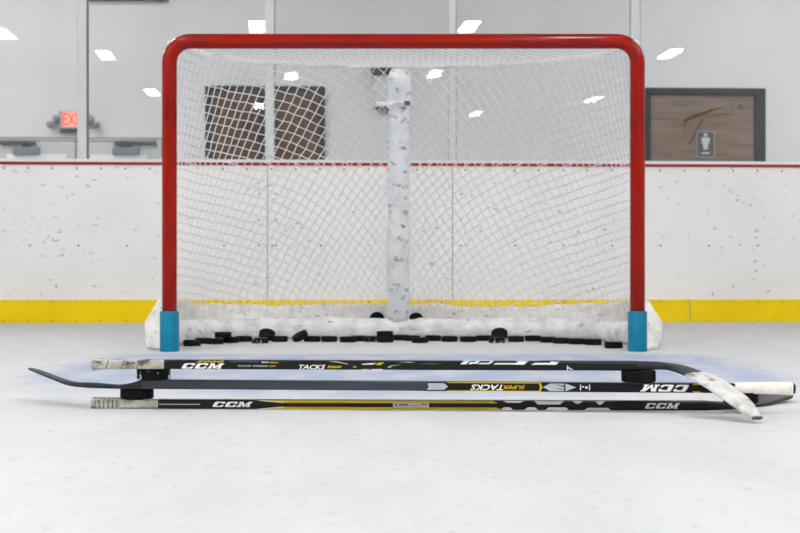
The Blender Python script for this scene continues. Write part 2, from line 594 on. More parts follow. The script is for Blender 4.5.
# two brown doorways in dark steel frames
def doorway(n, pxl, pxr, pyt, panels, wm, fr):
    x0, x1, zt = rx(pxl, WD), rx(pxr, WD), rz(pyt, (pxl + pxr) / 2, WD)
    mb = MB()
    xs = [x0]
    for a, q in panels:
        xs += [rx(a, WD), rx(q, WD)]
    xs.append(x1)
    zp = rz(pyt + fr, (pxl + pxr) / 2, WD)
    for i in range(0, len(xs), 2):
        mb.box(xs[i], xs[i + 1], WD - 0.05, WD + 0.02, 0, zt, R)
    for i in range(1, len(xs) - 1, 2):
        mb.box(xs[i], xs[i + 1], WD - 0.05, WD + 0.02, zp, zt, R)
    d_ = struct('door_%d' % n, mb, M['steel_frame'])
    for i in range(1, len(xs) - 1, 2):
        MB().box(xs[i], xs[i + 1], WD - 0.02, WD - 0.005, 0.01, zp, R).build('door_panel', wm, d_)
    return d_


doorway(3, 205.5, 325, 86.5, [(212, 259), (275, 317.5)], M['wood'], 5.5)
dw4 = doorway(4, 641, 764.5, 88.5, [(650, 753.5)], M['hazed_wood'], 7)

for P in ([(683.5, 119.8), (690, 116.2), (700, 113.0), (712, 108.6), (727, 106.4), (713, 110.8), (703, 115.4), (693, 119.2), (686, 121.4), (685.5, 129)],
          [(648, 118.2), (682, 118.6), (682, 119.4), (648, 118.9)], [(706, 117.0), (722, 113.4), (742, 113.8), (722, 114.6)], [(703, 118), (704.5, 118), (690, 144), (688.5, 144)]):
    MB().add([R(rx(a, WD - 0.024), WD - 0.0225, rz(q, a, WD - 0.024)) for a, q in P], [tuple(range(len(P)))]).build('brown_streak', M['streak'], dw4)

# little pictogram sign in front of the right doorway
sx0, sx1, sz0, sz1 = rx(696, WD), rx(713.5, WD), rz(157.5, 705, WD), rz(131.5, 705, WD)
sg = empty('pictogram_sign', R((sx0 + sx1) / 2, WD - 0.03, sz0), 'small grey sign with a white standing figure on the pale brown doorway', 'sign')
MB().box(sx0, sx1, WD - 0.035, WD - 0.021, sz0, sz1, R).build('plate', M['sign_grey'], sg)
xc, h = (sx0 + sx1) / 2, sz1 - sz0
yf = WD - 0.037
mb = MB()
mb.add([R(xc + 0.024 * math.cos(t), yf, sz0 + h * 0.86 + 0.024 * math.sin(t)) for t in np.linspace(0, 2 * math.pi, 14)[:-1]], [tuple(range(13))])
body = [(-.045, .76), (.045, .76), (.055, .72), (.05, .5), (.038, .5), (.034, .62), (.03, .3), (-.03, .3), (-.034, .62), (-.038, .5), (-.05, .5), (-.055, .72)]
mb.add([R(xc + a, yf, sz0 + h * q) for a, q in body], [tuple(range(len(body)))])
mb.build('figure', M['sign_white'], sg)
MB().box(xc - 0.055, xc + 0.055, yf - 0.001, yf, sz0 + h * 0.13, sz0 + h * 0.19, R).build('caption_bar', M['sign_white'], sg)
mb = MB()
t_ = 0.007
mb.box(sx0, sx1, yf - 0.003, yf, sz0, sz0 + t_, R).box(sx0, sx1, yf - 0.003, yf, sz1 - t_, sz1, R)
mb.box(sx0, sx0 + t_, yf - 0.003, yf, sz0, sz1, R).box(sx1 - t_, sx1, yf - 0.003, yf, sz0, sz1, R)
mb.build('border', M['plastic_grey'], sg)

# pale box on the wall beside the net's centre post
bx0, bx1 = rx(373.5, WD), rx(390, WD)
wb = empty('wall_box', R((bx0 + bx1) / 2, WD, rz(109, 380, WD)), 'pale wall box with a black cap seen through the net left of the centre post', 'wall box')
MB().box(bx0, bx1, WD - 0.12, WD, rz(109, 380, WD), rz(77, 380, WD), R).build('housing', M['box_white'], wb, False, 0.01)
MB().box(bx0 - 0.035, bx1 + 0.02, WD - 0.16, WD, rz(77, 380, WD), rz(69.5, 380, WD), R).build('cap', M['black'], wb, False, 0.01)
MB().box(bx0 + 0.03, bx1 - 0.02, WD - 0.124, WD - 0.02, rz(109.6, 380, WD), rz(108, 380, WD), R).box(bx1 - 0.05, bx1 - 0.02, WD - 0.10, WD - 0.02, rz(115, 380, WD), rz(108, 380, WD), R).build('bracket', M['black'], wb)

# ---------------------------------------------------------------- ceiling lights
lamp_spots = []


def mirror_spot(px, py):
    """where the lamp mirrored by the shielding at this place hangs"""
    H = HALL_H - 0.08
    D = F * (H - CZ) / (HY - py)
    p = Vector(((px - 400) / F * D, D))
    nrm = Vector((-SY, CY))
    o_ = Vector(R(0, 0.036, 0)[:2])
    q = p - 2 * (p - o_).dot(nrm) * nrm
    return q.x, q.y


for px, py in ((4, 34), (105.5, 55.5), (152, 92.5), (257, 27), (469, 27), (291, 76.5), (435, 74), (476, 114), (593, 100), (670, 54), (259, 106)):
    lamp_spots.append(mirror_spot(px, py))
for Yr, cols in ((-8.3, (-12, -7.6, 6.6, 11)), (-5.4, (-9.5, -3.2, 1.6, 8.8)), (-2.0, (-12, -7.4, 6.6, 11.5)), (1.4, (-9.5, -3.2, 1.6, 8.8)),
                 (10.5, (-10.0, -4.6, 6.5, 11.0)), (13.2, (-10.5, -5.2, 5.5, 10.5))):  # unseen rows behind the boards, added to brighten the far wall
    for c_ in cols:
        lamp_spots.append((c_, Yr))
lamp0 = None
lab = 'white rectangular light panel on the hall ceiling'
for x, y in lamp_spots:
    if lamp0 is None:
        lamp0 = empty('ceiling_light', (x, y, HALL_H), lab, 'ceiling light', 'ceiling light panels')
        lz = HALL_H - 0.07
        MB().box(x - 0.22, x + 0.22, y - 0.70, y + 0.70, lz, HALL_H).build('lamp_housing', M['lamp_frame'], lamp0)
        MB().box(x - 0.18, x + 0.18, y - 0.66, y + 0.66, lz - 0.012, lz).build('diffuser', M['lamp'], lamp0)
        kids = list(lamp0.children)
        base = (x, y)
    else:
        r_ = lamp0.copy()
        C.objects.link(r_)
        r_.location = (x, y, HALL_H)
        for ch in kids:
            c_ = ch.copy()
            C.objects.link(c_)
            c_.parent = r_
            c_.matrix_parent_inverse = Matrix.Translation((-base[0], -base[1], -HALL_H))

# ---------------------------------------------------------------- hockey goal
NX, NY = 0.014, 5.25
goal = empty('hockey_goal', (NX, NY, 0), 'red framed hockey goal with white netting and blue post sleeves', 'hockey goal')
PX, PZ, PR, CR = 0.945, 1.252, 0.030, 0.085


def G(x, d, z):
    return (NX + x, NY + d, z)


pts = [G(-PX, 0, 0.0), G(-PX, 0, 0.4), G(-PX, 0, 0.8)]
for k in range(9):
    a = math.pi - k * math.pi / 16
    pts.append(G(-PX + CR + CR * math.cos(a), 0, PZ - CR + CR * math.sin(a)))
pts += [G(-0.4, 0, PZ), G(0, 0, PZ), G(0.4, 0, PZ)]
for k in range(9):
    a = math.pi / 2 - k * math.pi / 16
    pts.append(G(PX - CR + CR * math.cos(a), 0, PZ - CR + CR * math.sin(a)))
pts += [G(PX, 0, 0.8), G(PX, 0, 0.4), G(PX, 0, 0.0)]
MB().tube(pts, PR, 24).build('goal_frame', M['red'], goal, True)
for s in (-1, 1):
    mb = MB()
    rr = 0.0385
    ring = lambda z, r_: [G(s * PX + r_ * math.cos(t), r_ * math.sin(t), z) for t in np.linspace(0, 2 * math.pi, 29)[:-1]]
    mb.sweep(None, [ring(0.0, rr), ring(0.158, rr), ring(0.162, rr - 0.004), ring(0.162, PR + 0.0005)], caps=False)
    o = mb.build('post_sleeve', M['teal'], goal, True)
    o.data.materials[0] = M['teal']

half_top = [(-0.945, 0.0), (-0.91, 0.11), (-0.81, 0.29), (-0.63, 0.45), (-0.36, 0.535), (0.0, 0.56)]
half_bot = [(-0.945, 0.0), (-1.015, 0.15), (-1.045, 0.40), (-1.015, 0.68), (-0.90, 0.95), (-0.60, 1.09), (0.0, 1.11)]
full = lambda h_: h_ + [(-x, d) for x, d in reversed(h_[:-1])]
top_c = Arc(catmull(full(half_top), 10))
bot_c = Arc(catmull(full(half_bot), 10))
ZT, ZB = 1.243, 0.095
bar = top_c(np.linspace(-1, 1, 60))
MB().tube([G(x, d, ZT + 0.002) for x, d in bar], 0.0105, 8).build('top_rail', M['canvas'], goal, True)

# netting: a net of equal meshes that turns from squares at the posts to tall diamonds in the middle
STEP, U, V = 0.0390, 1.40, 1.27
n_side = 72


ANG_U = [-1.5, -0.85, -0.55, -0.28, 0.0, 0.28, 0.55, 0.85, 1.5]
ANG_A = [2, 5, 17, 38, 58, 70, 78, 84, 87]


def ang(u):
    return np.radians(np.interp(u, ANG_U, ANG_A))


# start from a plain translated net, then settle it so every strand follows those directions
sv = np.arange(-n_side, n_side + 1) * STEP
s_mid = (np.arange(-n_side, n_side) + 0.5) * STEP
al = np.radians(np.where(s_mid < 0, np.maximum(6, 50 + 80 * s_mid), 50 + 22 * (1 - np.exp(-np.maximum(s_mid, 0) / 0.4))))
ax = np.concatenate([[0], np.cumsum(np.cos(al) * STEP)])
ay = np.concatenate([[0], np.cumsum(np.sin(al) * STEP)])
ax -= ax[n_side]
ay -= ay[n_side]
GU = ax[:, None] - ax[None, :]
GV = ay[:, None] + ay[None, :]


def dif(P):
    return P[1:, :] - P[:-1, :], P[:, 1:] - P[:, :-1]


def adj(a, b_):
    o_ = np.zeros((n_side * 2 + 1,) * 2)
    o_[1:, :] += a; o_[:-1, :] -= a
    o_[:, 1:] += b_; o_[:, :-1] -= b_
    return o_


for outer in range(14):
    inside = ((np.abs(GU) < U + 0.15) & (GV > -0.15) & (GV < V + 0.15)).astype(float) + 0.004
    wa = np.minimum(inside[1:, :], inside[:-1, :])
    wb_ = np.minimum(inside[:, 1:], inside[:, :-1])
    ua = 0.5 * (GU[1:, :] + GU[:-1, :])
    ub = 0.5 * (GU[:, 1:] + GU[:, :-1])
    ta, tb_ = ang(ua), ang(-ub)
    for comp in (0, 1):
        P = GU if comp == 0 else GV
        ga = STEP * (np.cos(ta) if comp == 0 else np.sin(ta))
        gb = STEP * (-np.cos(tb_) if comp == 0 else np.sin(tb_))
        da, db = dif(P)
        r_ = adj(wa * (ga - da), wb_ * (gb - db))
        p_ = r_.copy()
        rr_ = (r_ * r_).sum()
        for it in range(90):
            qa, qb = dif(p_)
            Ap = adj(wa * qa, wb_ * qb)
            a_ = rr_ / max((p_ * Ap).sum(), 1e-20)
            P = P + a_ * p_
            r_ = r_ - a_ * Ap
            r2 = (r_ * r_).sum()
            if r2 < 1e-14: break
            p_ = r_ + (r2 / rr_) * p_
            rr_ = r2
        if comp == 0: NU = P
        else: NV = P
    GU = NU - NU[n_side, n_side]
    GV = NV - NV[n_side, n_side]
rs = np.random.RandomState(3)
GU = GU + 0.012 * np.sin(GV * 5 + GU * 2) + rs.normal(0, 0.0022, GU.shape)
GV = GV + 0.010 * np.sin(GU * 4.2) + rs.normal(0, 0.0022, GV.shape)


def net_point(u, v):
    s = u / U
    t = v / V
    a, q = top_c(s), bot_c(s)
    p = a * (1 - t)[..., None] + q * t[..., None]
    sag = 0.045 * np.sin(np.pi * np.clip(t, 0, 1)) * (1 - np.clip(np.abs(s), 0, 1) ** 2)
    return np.stack([NX + p[..., 0], NY + p[..., 1] + sag, ZT + (ZB - ZT) * t], -1)


def clip_seg(p, q, lo, hi):
    d = q - p
    t0, t1 = 0.0, 1.0
    for k in range(2):
        if abs(d[k]) < 1e-9:
            if p[k] < lo[k] or p[k] > hi[k]: return None
            continue
        a, b_ = (lo[k] - p[k]) / d[k], (hi[k] - p[k]) / d[k]
        if a > b_: a, b_ = b_, a
        t0, t1 = max(t0, a), min(t1, b_)
        if t0 >= t1: return None
    return p + d * t0, p + d * t1


segs = []
n = 2 * n_side + 1
for i in range(n):
    for j in range(n):
        if abs(GU[i, j]) > U + 0.1 or GV[i, j] < -0.1 or GV[i, j] > V + 0.1:
            continue
        p = np.array([GU[i, j], GV[i, j]])
        for di, dj in ((1, 0), (0, 1)):
            if i + di < n and j + dj < n:
                q = np.array([GU[i + di, j + dj], GV[i + di, j + dj]])
                r_ = clip_seg(p, q, (-U, 0), (U, V * 0.965))
                if r_: segs.append(r_)
A = np.array([s[0] for s in segs])
B = np.array([s[1] for s in segs])
PA, PB = net_point(A[:, 0], A[:, 1]), net_point(B[:, 0], B[:, 1])


def strands(PA, PB, r):
    d = PB - PA
    d /= np.maximum(np.linalg.norm(d, axis=1, keepdims=True), 1e-9)
    up = np.tile(np.array([0.13, 0.97, 0.2]), (len(d), 1))
    a = np.cross(d, up)
    a /= np.linalg.norm(a, axis=1, keepdims=True)
    b_ = np.cross(d, a)
    K = 5
    ring = [(a * math.cos(2 * math.pi * k / K) + b_ * math.sin(2 * math.pi * k / K)) * r for k in range(K)]
    ver = np.concatenate([np.stack([PA + q for q in ring], 1), np.stack([PB + q for q in ring], 1)], 1).reshape(-1, 3)
    fs = []
    for m_ in range(len(d)):
        k0 = m_ * 2 * K
        for k in range(K):
            fs.append((k0 + k, k0 + (k + 1) % K, k0 + K + (k + 1) % K, k0 + K + k))
    me = bpy.data.meshes.new('strands')
    me.from_pydata(ver.tolist(), [], fs)
    return me


link('netting', strands(PA, PB, 0.0024), M['net'], goal, True)
# roof netting between crossbar and top rail
def depth_at(x):
    return float(np.interp(abs(x), [-p[0] for p in reversed(half_top)], [p[1] for p in reversed(half_top)]))


SA, SB = [], []
for c_ in np.arange(-2.2, 2.2, 0.054):
    for s in (-1, 1):
        prev = None
        for d in np.linspace(0, 0.56, 29):
            x = c_ + s * d
            ok = abs(x) < 0.93 and d <= depth_at(x)
            p = np.array(G(x, d, 1.24 + 0.0 * d - 0.014 * math.sin(math.pi * min(d / 0.5, 1))))
            if ok and prev is not None:
                SA.append(prev); SB.append(p)
            prev = p if ok else None
link('roof_netting', strands(np.array(SA), np.array(SB), 0.0019), M['net'], goal, True)

# lacing cord round the posts
for s in (-1, 1):
    SA, SB = [], []
    for k in range(26):
        z = 0.2 + k * 0.04
        a0 = np.array(G(s * (PX - 0.002), PR + 0.003, z))
        a1 = np.array(G(s * (PX - 0.001), PR + 0.012, z + 0.02))
        SA += [a0, a1]; SB += [a1, np.array(G(s * (PX - 0.002), PR + 0.003, z + 0.04))]
    link('lacing', strands(np.array(SA), np.array(SB), 0.0025), M['net'], goal, True)

# centre post wrapped in padding
pts, rr = [], []
for k in range(41):
    t = k / 40
    d = 0.545 + (1.08 - 0.545) * t
    z = ZT - 0.03 + (0.098 - ZT + 0.03) * t
    pts.append(G(-0.018 - 0.004 * t + 0.002 * math.sin(t * 14), d - 0.045 + 0.03 * t, z))
    rr.append(0.049 + 0.004 * t + 0.002 * math.sin(t * 31) + 0.0015 * math.sin(t * 73))
rr[0] *= 0.8
MB().tube(pts, rr, 20).build('centre_post', M['post'], goal, True)
for zc, dz in ((1.075, 0.012),):
    t = (ZT - 0.03 - zc) / (ZT - 0.085)
    c_ = G(-0.018, 0.545 + 0.535 * t - 0.045, zc)
    mb = MB()
    rg_ = lambda z, r_: [(c_[0] + r_ * math.cos(q), c_[1] + r_ * math.sin(q), z + 0.008 * math.cos(q)) for q in np.linspace(0, 2 * math.pi, 25)[:-1]]
    mb.sweep(None, [rg_(zc - dz, 0.051), rg_(zc - dz, 0.0555), rg_(zc + dz, 0.0555), rg_(zc + dz, 0.051)])
    mb.box(c_[0] - 0.10, c_[0] - 0.045, c_[1] - 0.02, c_[1] - 0.012, zc - 0.012, zc + 0.006)
    o = mb.build('strap', M['canvas'], goal, True)
    MB().box(c_[0] + 0.022, c_[0] + 0.048, c_[1] - 0.052, c_[1] - 0.03, zc - 0.012, zc + 0.006).build('knot', M['dark_beam'], o, False, 0.003)

# bottom padding, lumpy canvas sleeve over the base tube
ss = np.linspace(-1, 1, 260)
bp_ = bot_c(ss)
tan = np.gradient(bp_, axis=0)
tan /= np.linalg.norm(tan, axis=1, keepdims=True)
nor = np.stack([-tan[:, 1], tan[:, 0]], -1)       # points outward
for k in range(len(ss)):                          # keep it outward
    if np.dot(nor[k], bp_[k] - np.array([0, 0.3])) < 0: nor[k] *= -1
secs = []
for k, s in enumerate(ss):
    e = min(1, (1 - abs(s)) / 0.06)
    cen = bp_[k] - nor[k] * ((0.05 - 0.015 * min(1, max(0, (abs(s) - 0.45) / 0.2))) * e)
    w = (0.053 - 0.016 * min(1, max(0, (abs(s) - 0.45) / 0.2))) * (0.45 + 0.55 * e)
    hgt = 0.050 * (1 + 0.22 * max(0, abs(s) - 0.45)) + 0.004 * noise.noise((s * 9, 3, 0))
    lift = 0.0
    ring = []
    for q in range(22):
        a = 2 * math.pi * q / 22
        lump = 1 + 0.13 * noise.noise((cen[0] * 7, cen[1] * 7, a * 0.9)) + 0.07 * noise.noise((cen[0] * 22, cen[1] * 22, 4 + a * 1.4)) \
            - 0.10 * max(0, math.sin(s * 38 + 0.6) - 0.86) / 0.14
        o_ = math.cos(a) * w * lump
        z = hgt + math.sin(a) * hgt * (lump if math.sin(a) > 0 else 1.0)
        ring.append(G(cen[0] + nor[k][0] * o_, cen[1] + nor[k][1] * o_, max(0.002, z)))
    secs.append(ring)
MB().sweep(None, secs).build('bottom_padding', M['canvas'], goal, True)

# loose skirt hanging behind the padding
secs = []
for k, s in enumerate(ss):
    e = min(1, (1 - abs(s)) / 0.10)
    side = np.clip((abs(s) - 0.50) / 0.25, 0, 1)
    ztop = 0.166 + 0.055 * side + 0.020 * noise.noise((s * 5, 1, 0)) + 0.012 * noise.noise((s * 17, 2, 0)) - 0.016 * math.exp(-((s - 0.16) / 0.12) ** 2)
    sh = -0.022 * min(1, max(0, (abs(s) - 0.4) / 0.2))
    prof = [(0.058, 0.002), (0.075, 0.03), (0.075, 0.07), (0.080, 0.11), (0.088 - 0.084 * side, ztop - 0.02), (0.086 - 0.119 * side, ztop), (0.080 - 0.119 * side, ztop - 0.002),
            (0.080 - 0.082 * side, ztop - 0.022), (0.073, 0.11), (0.066, 0.07), (0.058, 0.050), (0.030, 0.040), (0.010, 0.036), (0.010, 0.030), (0.045, 0.026), (0.045, 0.002)]
    ring = []
    for off, z in prof:
        wv_ = 0.008 * noise.noise((s * 24, z * 14, 5)) + 0.006 * noise.noise((s * 60, z * 20, 8))
        o_ = (off + wv_ + (sh if off > 0.05 else 0)) * e
        p = bp_[k] + nor[k] * o_
        ring.append(G(p[0], p[1], max(0.001, z)))
    secs.append(ring)
MB().sweep(None, secs).build('skirt', M['skirt'], goal, True)

# ---------------------------------------------------------------- pucks
prof = [(0, 0), (0.0355, 0), (0.0381, 0.0022), (0.0381, 0.0232), (0.0355, 0.0254), (0, 0.0254)]
seg = 36
mb = MB()
rings = [[(r_ * math.cos(2 * math.pi * k / seg), r_ * math.sin(2 * math.pi * k / seg), z) for k in range(seg)] for r_, z in prof[1:-1]]
mb.sweep(None, rings)
puck_me = mb.mesh('puck')
puck_me.materials.append(M['puck'])
puck_me2 = puck_me.copy()
puck_me2.materials[0] = M['puck_snowy']


def puck(loc, rot, label, group=None, snow=False):
    o = bpy.data.objects.new('hockey_puck', puck_me2 if snow else puck_me)
    C.objects.link(o)
    o.location = loc
    o.rotation_euler = rot
    return tag(o, label, 'puck', group)


# centre column, row of the lower front edge -> place on the ice inside the goal
GP = 'pucks lying in the goal'
ice_pucks = [
    (192, 346.3, 0), (204.5, 344.0, 0), (214, 344.4, 0), (231, 342.9, 0), (243.5, 342.0, 0), (260, 343.6, 1), (279.5, 342.0, 0),
    (312, 342.0, 0), (329, 342.1, 0), (348, 342.6, 0), (359, 341.6, 0), (371, 342.0, 1), (385.5, 342.6, 0), (400, 340.6, 0),
    (412, 341.2, 0), (420, 343.2, 0), (433, 341.2, 0), (449.5, 342.0, 0), (468, 342.2, 0), (484, 341.2, 0), (497, 343.2, 1),
    (516, 342.0, 0), (533, 341.4, 0), (548, 342.8, 0), (561, 343.9, 0), (577, 344.6, 0), (593, 345.4, 0), (613.5, 348.6, 0)]
placed = []
for px, py, sn in ice_pucks:
    Yf = F * CZ / (py - HY)
    Yc = Yf + 0.038
    placed.append([(px - 400) / F * Yc, Yc, sn])
# nudge apart any two that would touch
for it in range(60):
    for i in range(len(placed)):
        for j in range(i + 1, len(placed)):
            dx, dy = placed[j][0] - placed[i][0], placed[j][1] - placed[i][1]
            d = math.hypot(dx, dy)
            if d < 0.0770:
                p_ = (0.0772 - d) / 2
                wx, wy = (dx / d) * 0.45, dy / d if abs(dy) > 0.004 else 0.6
                nn = math.hypot(wx, wy)
                placed[i][0] -= wx / nn * p_; placed[i][1] -= wy / nn * p_
                placed[j][0] += wx / nn * p_; placed[j][1] += wy / nn * p_
ORD = ['first', 'second', 'third', 'fourth', 'fifth', 'sixth', 'seventh', 'eighth', 'ninth', 'tenth', 'eleventh', 'twelfth', 'thirteenth', 'fourteenth', 'fifteenth']
placed.sort()
PL = placed
nl = sum(1 for p in placed if p[0] < -0.035)
for k, (x, y, sn) in enumerate(placed):
    if k == 0: t = 'black puck flat on the ice nearest the left blue post sleeve'
    elif k == len(placed) - 1: t = 'black puck flat on the ice nearest the right blue post sleeve'
    elif k < nl: t = 'black puck flat on the ice along the goal padding, %s from the left post' % ORD[k]
    else: t = 'black puck flat on the ice along the goal padding, %s from the right post' % ORD[len(placed) - 1 - k]
    if sn: t = t.replace('black puck', 'snow-flecked black puck')
    puck((x, y, 0.0), (0, 0, random.uniform(0, 6)), t, GP, bool(sn))


def near(px):
    return min(placed, key=lambda p: abs(400 + p[0] / p[1] * F - px))


# upper pucks of the two little stacks
p = near(214); q = near(231)
puck((0.5 * (p[0] + q[0]), 0.5 * (p[1] + q[1]) + 0.004, 0.0254), (0, 0, 1), 'black puck stacked flat on two pucks near the left post', GP)
p = near(385.5)
puck((p[0] - 0.002, p[1] + 0.006, 0.0254), (0, 0, 2), 'black puck stacked flat on another just left of the centre post', GP)


def tilted(px, py, Yc, rot, label, snow=False):
    """centre of the puck body at this column and row, at distance Yc"""
    x, z = (px - 400) / F * Yc, CZ + (HY - py) * Yc / F
    Rm = Matrix.Rotation(rot[2], 3, 'Z') @ Matrix.Rotation(rot[1], 3, 'Y') @ Matrix.Rotation(rot[0], 3, 'X')
    off = Rm @ Vector((0, 0, 0.0127))
    return puck((x - off.x, Yc - off.y, z - off.z), rot, label, GP, snow)


tilted(267, 334.6, 6.055, (math.radians(28), math.radians(10), 0), 'black puck tipped up against the padding behind a snow-flecked puck, left half')
tilted(300, 336.2, 6.02, (math.radians(14), math.radians(-27), 0), 'black puck tilted sideways with one edge raised, left half of the goal')
tilted(499.5, 334.6, 6.05, (math.radians(38), math.radians(-6), 0), 'black puck tipped up on a snow-flecked puck, right half of the goal')
tilted(377, 319.5, 6.385, (math.radians(88), 0, 0), 'black puck standing on edge behind the padding, left of the centre post')
tilted(416, 320.2, 6.383, (math.radians(88), 0, 0.05), 'black puck standing on edge behind the padding, right of the centre post')

# ---------------------------------------------------------------- hockey sticks
SH, PK = 0.0205, 0.0254      # shaft height as it lies, puck thickness
ZS = [0.0, SH + PK + 0.0003, 2 * (SH + PK) + 0.0008]
FY = 2.968                    # front faces
SW = 0.030


CUR = [2.95, 0.0, 0.0]


def lie(y, slope, px0):
    """the next stick's front face: distance y at column px0, nearer by slope towards the right"""
    CUR[:] = [y, slope, (px0 - 400.0) / F * y]


def sx(px, *_):
    k = (px - 400.0) / F
    return k * (CUR[0] - CUR[1] * CUR[2]) / (1 - k * CUR[1])


def shaft_ring(x, y, z, h, w, ch=0.003):
    return [(x, y + a, z + c_) for a, c_ in ((ch, 0), (w - ch, 0), (w, ch), (w, h - ch), (w - ch, h), (ch, h), (0, h - ch), (0, ch))]


def round_ring(x, y, z, h, w, grow, nseg=16):
    cy, cz = y + w / 2, z + h / 2
    out = []
    for k in range(nseg):
        a = 2 * math.pi * k / nseg
        ca, sa = math.cos(a), math.sin(a)
        e = 0.45
        out.append((x, cy + math.copysign(abs(ca) ** e, ca) * (w / 2 + grow), cz + math.copysign(abs(sa) ** e, sa) * (h / 2 + grow)))
    return out


LOGO_C = [(0.95, 0.62), (0.72, 0.62), (0.70, 0.78), (0.36, 0.78), (0.36, 0.22), (0.70, 0.22), (0.72, 0.38), (0.95, 0.38), (0.92, 0.08), (0.84, 0), (0.14, 0), (0.04, 0.1), (0.04, 0.9), (0.14, 1), (0.84, 1), (0.92, 0.92)]
LOGO_M = [(-0.02, 0), (-0.02, 0.18), (0.06, 0.18), (0.06, 0.82), (-0.02, 0.82), (-0.02, 1), (0.32, 1), (0.54, 0.42), (0.76, 1), (1.10, 1), (1.10, 0.82), (1.02, 0.82), (1.02, 0.18), (1.10, 0.18), (1.10, 0), (0.74, 0), (0.74, 0.18), (0.80, 0.18), (0.80, 0.60), (0.60, 0.02), (0.48, 0.02), (0.27, 0.60), (0.27, 0.18), (0.33, 0.18), (0.33, 0)]


def brand(x0, x1, z0, z1, st_, m, flip=False):
    mb = MB()
    tot = 3.28
    for off, L_ in ((0, LOGO_C), (1.06, LOGO_C), (2.14, LOGO_M)):
        P = []
        for u, v in L_:
            a = (u + off + 0.30 * (v - 0.0)) / (tot + 0.26)
            q = v
            if flip: a, q = 1 - a, 1 - q
            P.append((x0 + a * (x1 - x0), z0 + q * (z1 - z0)))
        mb.add([(x, st_.yf(x) - 0.0007, z) for x, z in P], [tuple(range(len(P)))])
    return mb.build('brand_lettering', m, st_.o)


class Stick:
    def __init__(self, name, label, z, x0, x1, y, ysl=0.0):
        self.z, self.y, self.x0, self.x1, self.ysl = z, CUR[0], CUR[2], x1, CUR[1]
        self.o = empty('hockey_stick', ((x0 + x1) / 2, y, z), label, 'hockey stick', 'stacked hockey sticks')

    def yf(self, x):
        return self.y + self.ysl * (x - self.x0)

    def shaft(self, xa, xb, m, name='shaft', zo=0.0):
        mb = MB()
        mb.sweep(None, [shaft_ring(x, self.yf(x), self.z + zo, SH, SW) for x in np.linspace(xa, xb, 12)])
        return mb.build(name, m, self.o)

    def zz(self, f):
        return self.z + f * SH

    def rect(self, xa, xb, fa, fb, m, name, sk=0.0, par=None, e=0.0004):
        mb = MB()
        P = [(xa, self.zz(fa)), (xb, self.zz(fa)), (xb + sk, self.zz(fb)), (xa + sk, self.zz(fb))]
        mb.add([(x, self.yf(x) - e, zz_) for x, zz_ in P], [(0, 1, 2, 3)])
        return mb.build(name, m, par or self.o)

    def poly(self, P, m, name, par=None, e=0.0004):
        mb = MB()
        mb.add([(x, self.yf(x) - e, self.zz(f)) for x, f in P], [tuple(range(len(P)))])
        return mb.build(name, m, par or self.o)

    def many(self, polys, m, name, e=0.0004):
        mb = MB()
        for P in polys:
            mb.add([(x, self.yf(x) - e, self.zz(f)) for x, f in P], [tuple(range(len(P)))])
        return mb.build(name, m, self.o)

    def text(self, body, xa, xb, fa, fb, m, name, shear=0.25, flip=False, bold=0.02):
        return text_mesh(body, xa, xb, self.zz(fa), self.zz(fb), lambda x, z: (x, self.yf(x) - 0.0006, z), shear, flip, bold).build(name, m, self.o)

    def top(self, polys, m, name):
        """print on the broad face that looks up; (x, fraction of the width from the front edge)"""
        mb = MB()
        for P in polys:
            mb.add([(x, self.yf(x) + f * SW, self.z + SH + 0.0004) for x, f in P], [tuple(range(len(P)))])
        return mb.build(name, m, self.o)


def blade_mesh(path, wid, thick, nrm0=None, edge_dir=None):
    """path: centre points heel->toe; wid: full widths; edge_dir: vectors across the blade (unit)"""
    secs = []
    for p, w, th, e in zip(path, wid, thick, edge_dir):
        p, e = Vector(p), Vector(e).normalized()
        i = len(secs)
        t = (Vector(path[min(i + 1, len(path) - 1)]) - Vector(path[max(i - 1, 0)])).normalized()
        nn = t.cross(e).normalized()
        h_ = w / 2
        secs.append([p + e * a * h_ + nn * c_ * th / 2 for a, c_ in ((-1, -.5), (-.8, -1), (.8, -1), (1, -.5), (1, .5), (.8, 1), (-.8, 1), (-1, .5))])
    return secs


# ---- bottom stick: butt left, blade right pointing away
lie(2.962, -0.030, 91)
s1 = Stick('hockey_stick', 'black stick with yellow edges lying lowest on the ice under the stack', 0.0, sx(91), sx(726), FY)
s1.shaft(sx(120), sx(708), M['shaft_black'])
# grip tape with ridged knob
secs = []
for k in range(121):
    x = sx(91) + (sx(158) - sx(91)) * k / 120
    u = (x - sx(91)) / (sx(158) - sx(91))
    g = 0.0006
    if u < 0.42:
        g = 0.0014 + 0.0022 * abs(math.sin(u / 0.42 * math.pi * 6.5)) + 0.0012 * (1 - u / 0.42)
    else:
        g = 0.0006 + 0.0004 * (1 if (u * 9) % 1 < 0.12 else 0)
    if k == 0: g = -0.002
    secs.append([(a, b_, max(c_, 0.0004)) for a, b_, c_ in round_ring(x, s1.yf(x), 0, SH, SW, g)])
tape1 = MB().sweep(None, secs).build('grip_tape', M['tape'], s1.o, True)
for k in range(1, 7):
    x = sx(91) + (sx(158) - sx(91)) * 0.42 * k / 6.5
    MB().box(x - 0.0009, x + 0.0009, s1.yf(x) - 0.0030, s1.yf(x) + 0.004, 0.0015, SH - 0.001).build('tape_groove', M['tape_dark'], tape1)
s1.rect(sx(159), sx(200), 0.48, 0.56, M['p_silver'], 'fine_print')
brand(sx(211.5), sx(253), s1.zz(0.24), s1.zz(0.82), s1, M['p_white'])
